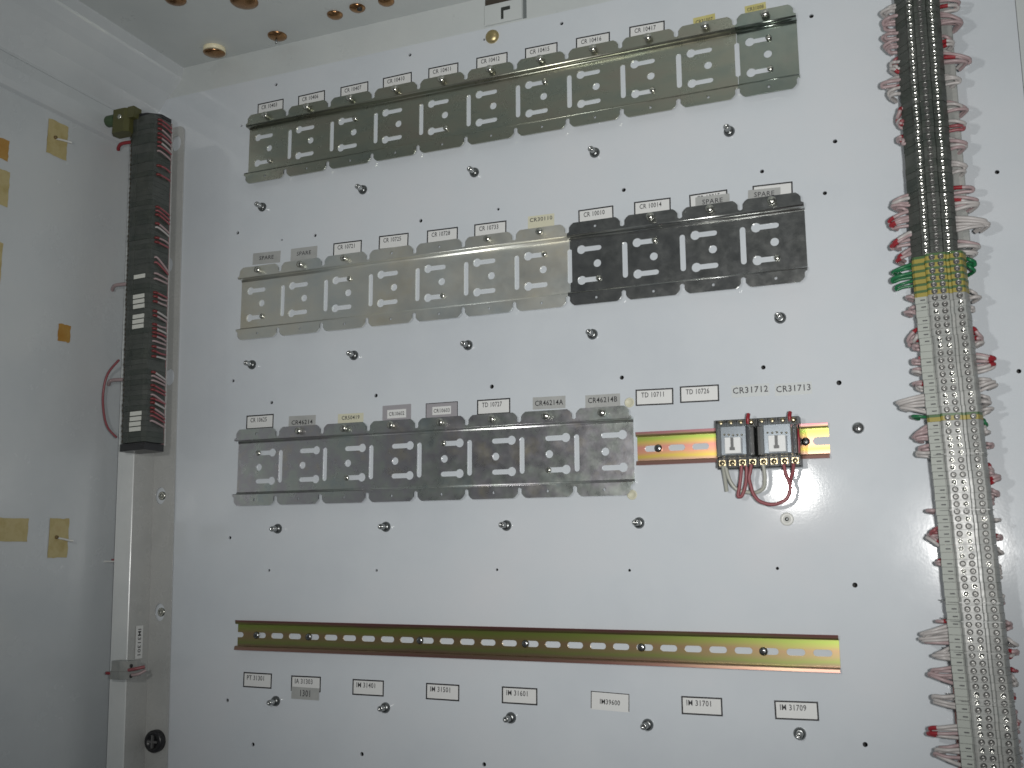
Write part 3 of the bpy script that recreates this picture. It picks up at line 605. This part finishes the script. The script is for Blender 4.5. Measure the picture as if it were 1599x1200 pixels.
# ------------------------------------------------------------------ tape on the left wall
def wall_tape(y0, y1, z0, z1, mat, lab, tail=None):
    t = thing('tape_patch', lab, 'tape', (XW, (y0+y1)/2, (z0+z1)/2), group='yellowed tape patches on the side wall')
    ny, nz = 6, 8; hw, hh = abs(y1-y0)/2, abs(z1-z0)/2; vs2 = []
    for lay in (0.15, 0.55):
        for i in range(ny+1):
            for j in range(nz+1):
                ey = random.uniform(-.6, .6) if i in (0, ny) else 0; ez = random.uniform(-.8, .8) if j in (0, nz) else 0
                vs2.append((lay + (random.uniform(0, .35) if lay > .3 else 0), -hw+2*hw*i/ny+ey, -hh+2*hh*j/nz+ez))
    N = (ny+1)*(nz+1); fs2 = []
    for i in range(ny):
        for j in range(nz):
            a, b, c, d = i*(nz+1)+j, (i+1)*(nz+1)+j, (i+1)*(nz+1)+j+1, i*(nz+1)+j+1
            fs2 += [(N+a, N+b, N+c, N+d), (d, c, b, a)]
    MB_ = MB(); MB_.add(vs2, fs2, True); MB_.build('strip', mat, t)
    if tail:
        MB().tube(smooth_path([(0.6, -2, 0), (6, 1, -1), (13, 5, -3), (16, 8, -3.6)], 4), 1.3, 6).build('tie_tail', NYLON, t)
        MB().lathe([(2.4, 0), (2.0, 2.2), (0.05, 2.6)], (0.6, -4, 1), 10, 'X').build('eyelet', simple('eyelet_brown', (0.16, 0.11, 0.04), 0.5), t)
wall_tape(-164.8, -134.2, 586.5, 631, TAPE, 'yellow tape patch with a tie tail, highest on the left wall', True)
wall_tape(-246, -218.6, 554.5, 579, TAPEO, 'orange tape patch at the left edge of the picture')
wall_tape(-246, -214.0, 499.5, 541.7, TAPE, 'yellow tape patch just below the orange one')
wall_tape(-240, -215.5, 406, 455, TAPE, 'sliver of yellow tape at the left edge at mid height')
wall_tape(-127.5, -109, 357, 378, TAPEO, 'small square orange tape patch alone on the left wall')
wall_tape(-210, -151.2, 112.5, 138.5, TAPE, 'wide low yellow tape patch at the left edge of the picture')
wall_tape(-120, -90.5, 93.5, 140, TAPE, 'upright low yellow tape patch with a tie tail near the bracket', True)

# ------------------------------------------------------------------ right terminal strip
rs = thing('terminal_strip', 'long wired terminal strip, dark at the top and grey-white below, at the right', 'terminal strip', (779, 0, -110))
rp = [(3, -18), (3, -38), (0, -38), (0, -55), (2, -58), (11, -60), (11.5, -65), (13, -66), (28.5, -66), (29.5, -63.5), (31.5, -63.5), (32.5, -66), (41.5, -65), (43, -63), (46, -54), (46, -40), (43, -40), (43, -18)]
rpd = [(2, -18), (2, -36), (0, -38), (0, -48), (9, -58), (10, -62), (16, -62), (17, -66), (27, -66.5), (28, -62), (36, -61), (40, -54), (40, -38), (38, -36), (38, -18)]
RW = [MB().prism(rp, 0, 6.25).mesh('terminal_block', m_) for m_ in TB_W]
RD = [MB().prism(rpd, 0, 6.1).mesh('terminal_block', m_) for m_ in (TB_DARK, TB_DARK2)]
RY = MB().prism(rp, 0, 3.9).mesh('terminal_block', TB_Y); RG = MB().prism(rp, 3.95, 6.3).mesh('green_half', TB_G)
SC_N = MB().lathe([(2.35, 0), (2.35, 0.5), (1.9, 0.6), (1.5, 0.1), (0.05, 0.1)], seg=12).mesh('screw', simple('terminal_screw', (0.62, 0.62, 0.58), 0.22, 1.0))
SC_D = MB().lathe([(2.7, 0), (2.7, 0.3), (2.2, 0.4), (2.0, 0.1), (0.9, 0.35), (0.05, 0.45)], seg=12).mesh('screw', simple('terminal_screw_dark', (0.13, 0.13, 0.125), 0.32, 0.6))
RMK = MB().box(0.4, 10.4, -1.0, 0, 0.1, 6.1).mesh('marker', MARK)
TICK = MB().box(5.0, 9.0, -1.25, -1.0, 2.3, 3.3).mesh('tick', INKS)
MB().box(8, 38, -17.8, -11, 0, 760).build('rail', CHROM3, rs)
MB().box(10, 36, -10.9, -0.3, 0, 760).build('rail_support', GREYP, rs)
def xoff(z): return (345-z)*0.0235 if z < 345 else (z-345)*0.006
pit = 6.4
for i in range(118):
    z = -110 + i*pit; zc = z+3
    if 364.5 < zc: kind = 'd'
    elif zc > 327.5: kind = 'y'
    elif 207.0 < zc <= 213.4: kind = 'y'
    else: kind = 'w'
    me = {'d': RD[random.random() < .4], 'y': RY, 'w': random.choice(RW)}[kind]
    b = put('terminal_block', me, rs, (xoff(zc) + random.uniform(-.25, .25), random.uniform(-.35, .35), i*pit))
    if kind == 'd':
        for x, d in ((13, -62), (22, -66.3), (32, -61.5)):
            put('screw', SC_N if x != 22 else SC_D, b, (x, d, 2.9))
    elif kind == 'w':
        for x, s_ in ((17, random.random() < 0.28), (24.5, random.random() < 0.28), (37.5, random.random() < 0.18)):
            put('screw', SC_N if s_ else SC_D, b, (x, -65.9, 2.9))
        mk = put('marker', RMK, b, (0, -58.2, 0))
        mk.rotation_euler = (0, 0, -0.2)
        if random.random() < 0.8: put('tick', TICK, b, (0, -58.6-0.5, 0), (0, 0, -0.2))
    else:
        put('green_half', RG, b, (random.uniform(-.6, .6), random.uniform(-.6, .3), 0))
        for x in (17, 24.5, 37.5): put('screw', SC_D, b, (x, -66.1, 2.4))
# pale strip to the right of the dark blocks
MB().bbox(41.5, 52.0, -33, -18, 486, 760, 0.8).build('edge_strip', TB_W[2], rs)
# thin divider plates between groups of blocks
for zz in (180, 131, 52, 36, 10, -30):
    MB().prism([(2, -18), (-1.2+xoff(zz), -40), (-1.2+xoff(zz), -57), (11+xoff(zz), -66.6), (43+xoff(zz), -66.4), (47+xoff(zz), -54), (44, -18)], zz+110-0.3, zz+110+0.3).build('divider', TB_W[0], rs)
WL = [(622.9, 614.2, 769.4, 616.1, 'w'), (614.6, 598.7, 766.9, 604.5, 'p'), (596.1, 587.5, 769.1, 592.6, 'p'), (586.1, 572.9, 768.9, 579.2, 'p'), (568.6, 551.0, 773.0, 561.7, 'r'), (550.1, 539.1, 766.0, 543.1, 'p'), (540.0, 528.4, 766.9, 529.8, 'p'), (515.3, 492.9, 776.7, 501.8, 'r'), (489.6, 476.9, 776.2, 485.6, 'r'), (428.5, 411.6, 766.8, 419.8, 'p'), (413.2, 398.3, 762.6, 398.3, 'R'), (391.7, 380.5, 764.1, 377.9, 'R'), (376.6, 368.0, 765.0, 364.7, 'R'), (363.2, 355.8, 763.2, 354.4, 'g'), (353.6, 348.7, 760.3, 345.4, 'g'), (345.9, 339.8, 763.2, 337.0, 'g'), (331.5, 326.7, 772.3, 330.5, 'p'), (320.6, 312.2, 771.3, 316.5, 'p'), (299.9, 277.1, 772.0, 284.3, 'r'), (272.1, 263.8, 774.8, 269.0, 'r'), (262.9, 255.8, 769.9, 261.0, 'p'), (250.8, 239.0, 773.3, 247.0, 'r'), (238.0, 218.5, 760.0, 228.2, 'w'), (216.8, 215.6, 769.8, 218.7, 'g'), (209.2, 194.6, 768.3, 196.5, 'p'), (192.2, 178.9, 770.8, 184.1, 'p'), (132.9, 130.6, 773.2, 132.0, 'p'), (117.6, 99.0, 775.9, 109.8, 'r'), (88.4, 82.8, 777.4, 85.0, 'r'), (36.4, 33.1, 776.5, 34.5, 'r'), (32.3, 14.2, 765.3, 16.6, 'p'), (13.4, 1.5, 774.4, 4.8, 'w'), (-3.0, -19.3, 769.2, -10.6, 'p'), (-26.7, -39.6, 770.3, -31.6, 'w'), (-51.5, -64.8, 766.2, -61.3, 'R'), (-68.3, -87.3, 768.8, -75.5, 'p')]
WR = [(617.4, 607.6, 836.2, 609.0, 'p'), (607.0, 592.0, 837.6, 590.3, 'p'), (581.8, 568.9, 832.3, 571.8, 'r'), (566.7, 552.6, 841.3, 549.8, 'p'), (542.4, 531.5, 833.5, 533.9, 'w'), (516.0, 502.1, 835.7, 504.0, 'p'), (495.4, 485.3, 836.7, 487.3, 'r'), (479.1, 466.6, 834.7, 468.7, 'p'), (456.1, 443.7, 832.6, 446.5, 'w'), (431.7, 424.3, 836.5, 426.0, 'r'), (420.8, 406.7, 838.0, 410.9, 'p'), (402.5, 386.1, 845.0, 390.4, 'w'), (379.3, 370.9, 839.2, 370.4, 'p'), (368.8, 364.0, 835.6, 364.2, 'w'), (361.6, 353.2, 834.4, 348.0, 'g'), (331.3, 320.6, 834.6, 323.4, 'w'), (316.0, 311.3, 831.7, 311.8, 'p'), (295.4, 277.1, 834.8, 283.6, 'r'), (272.3, 253.1, 841.5, 262.0, 'R'), (249.0, 236.3, 840.2, 245.8, 'w'), (234.2, 226.1, 835.0, 225.3, 'w'), (221.3, 214.4, 837.8, 221.1, 'w'), (211.8, 210.1, 832.9, 203.6, 'g'), (206.6, 198.5, 833.6, 200.2, 'w'), (191.5, 184.1, 836.3, 188.1, 'r'), (172.1, 153.5, 836.8, 161.5, 'r'), (150.7, 135.0, 834.2, 141.4, 'p'), (124.9, 120.4, 835.3, 122.4, 'w'), (111.0, 103.8, 835.1, 106.9, 'r'), (98.8, 96.0, 835.5, 92.1, 'p'), (83.9, 71.3, 833.2, 75.7, 'w'), (59.2, 46.7, 831.3, 52.3, 'p'), (37.1, 27.9, 837.1, 30.9, 'p'), (22.6, 20.0, 839.8, 15.0, 'w'), (13.0, 3.9, 839.4, 9.6, 'r'), (-1.4, -5.7, 839.1, -6.2, 'r'), (-7.9, -20.1, 836.4, -15.8, 'w'), (-22.9, -31.9, 832.0, -27.6, 'p'), (-37.4, -56.8, 835.7, -48.3, 'p'), (-60.9, -84.3, 835.6, -74.1, 'p')]
for side, WS in ((-1, WL), (1, WR)):
    for z0, z1, tx, tz, c in WS:
        k = max(1, min(8, round((z0-z1)/3.1)))
        zsx = [z0 + (z1-z0)*((i+0.5)/k) + random.uniform(-.5, .5) for i in range(k)]
        i = 0
        while i < k:
            z = zsx[i]; loop = i+1 < k and random.random() < 0.4
            def edge(zq): return xoff(zq) + (1 if side < 0 else (39.5 if zq > 364.5 else 45))
            xs = edge(z); tipx = tx-779 + random.uniform(-1.4, 4.5)*-side; zz = z+110
            d0 = -46 + random.uniform(-3, 3)
            if loop:
                zb_ = zsx[i+1]+110; tzz = tz+110 + ((z+zsx[i+1])/2-tz)*random.uniform(0.3, 0.7); dd = d0+random.uniform(3, 8)
                pts = [(xs-side*1.5, d0, zz), (xs+side*1.8, d0-0.5, zz), (xs*0.4+tipx*0.6, d0-2, zz*0.6+tzz*0.4), (tipx, d0+1, tzz+1.2), (tipx, d0+4, tzz-1.2), (xs*0.4+tipx*0.6, dd, zb_*0.6+tzz*0.4), (edge(zsx[i+1])-side*1.5, dd, zb_)]
                i += 2
            else:
                tz_ = tz + (z-tz)*random.uniform(0.2, 0.5) + 110
                pts = [(xs-side*1.5, d0, zz), (xs+side*1.8, d0-0.5, zz), (xs*0.45+tipx*0.55, d0-2, zz*0.5+tz_*0.5), (tipx, d0+1, tz_), (tipx-side*0.5, d0+6, tz_-0.6), (tipx-side*5, d0+14, tz_-1.5)]
                i += 1
            pth = smooth_path(pts, 5)
            mat = {'w': W_W, 'p': random.choice([W_P, W_P, W_W]), 'r': random.choice([W_P, W_W, W_P, W_M]), 'R': random.choice([W_P, W_W]), 'g': W_G}[c]
            w = MB().tube(pth, random.uniform(1.5, 1.85), 7).build('wire', mat, rs)
            if c == 'r' and random.random() < 0.55 or (c == 'p' and random.random() < 0.08):
                MB().tube(pth[3:10], 2.0, 7).build('sleeve', SLEEVE, w)
            if c == 'R': MB().tube(pth[12:18], 2.0, 7).build('sleeve', SLEEVE, w)
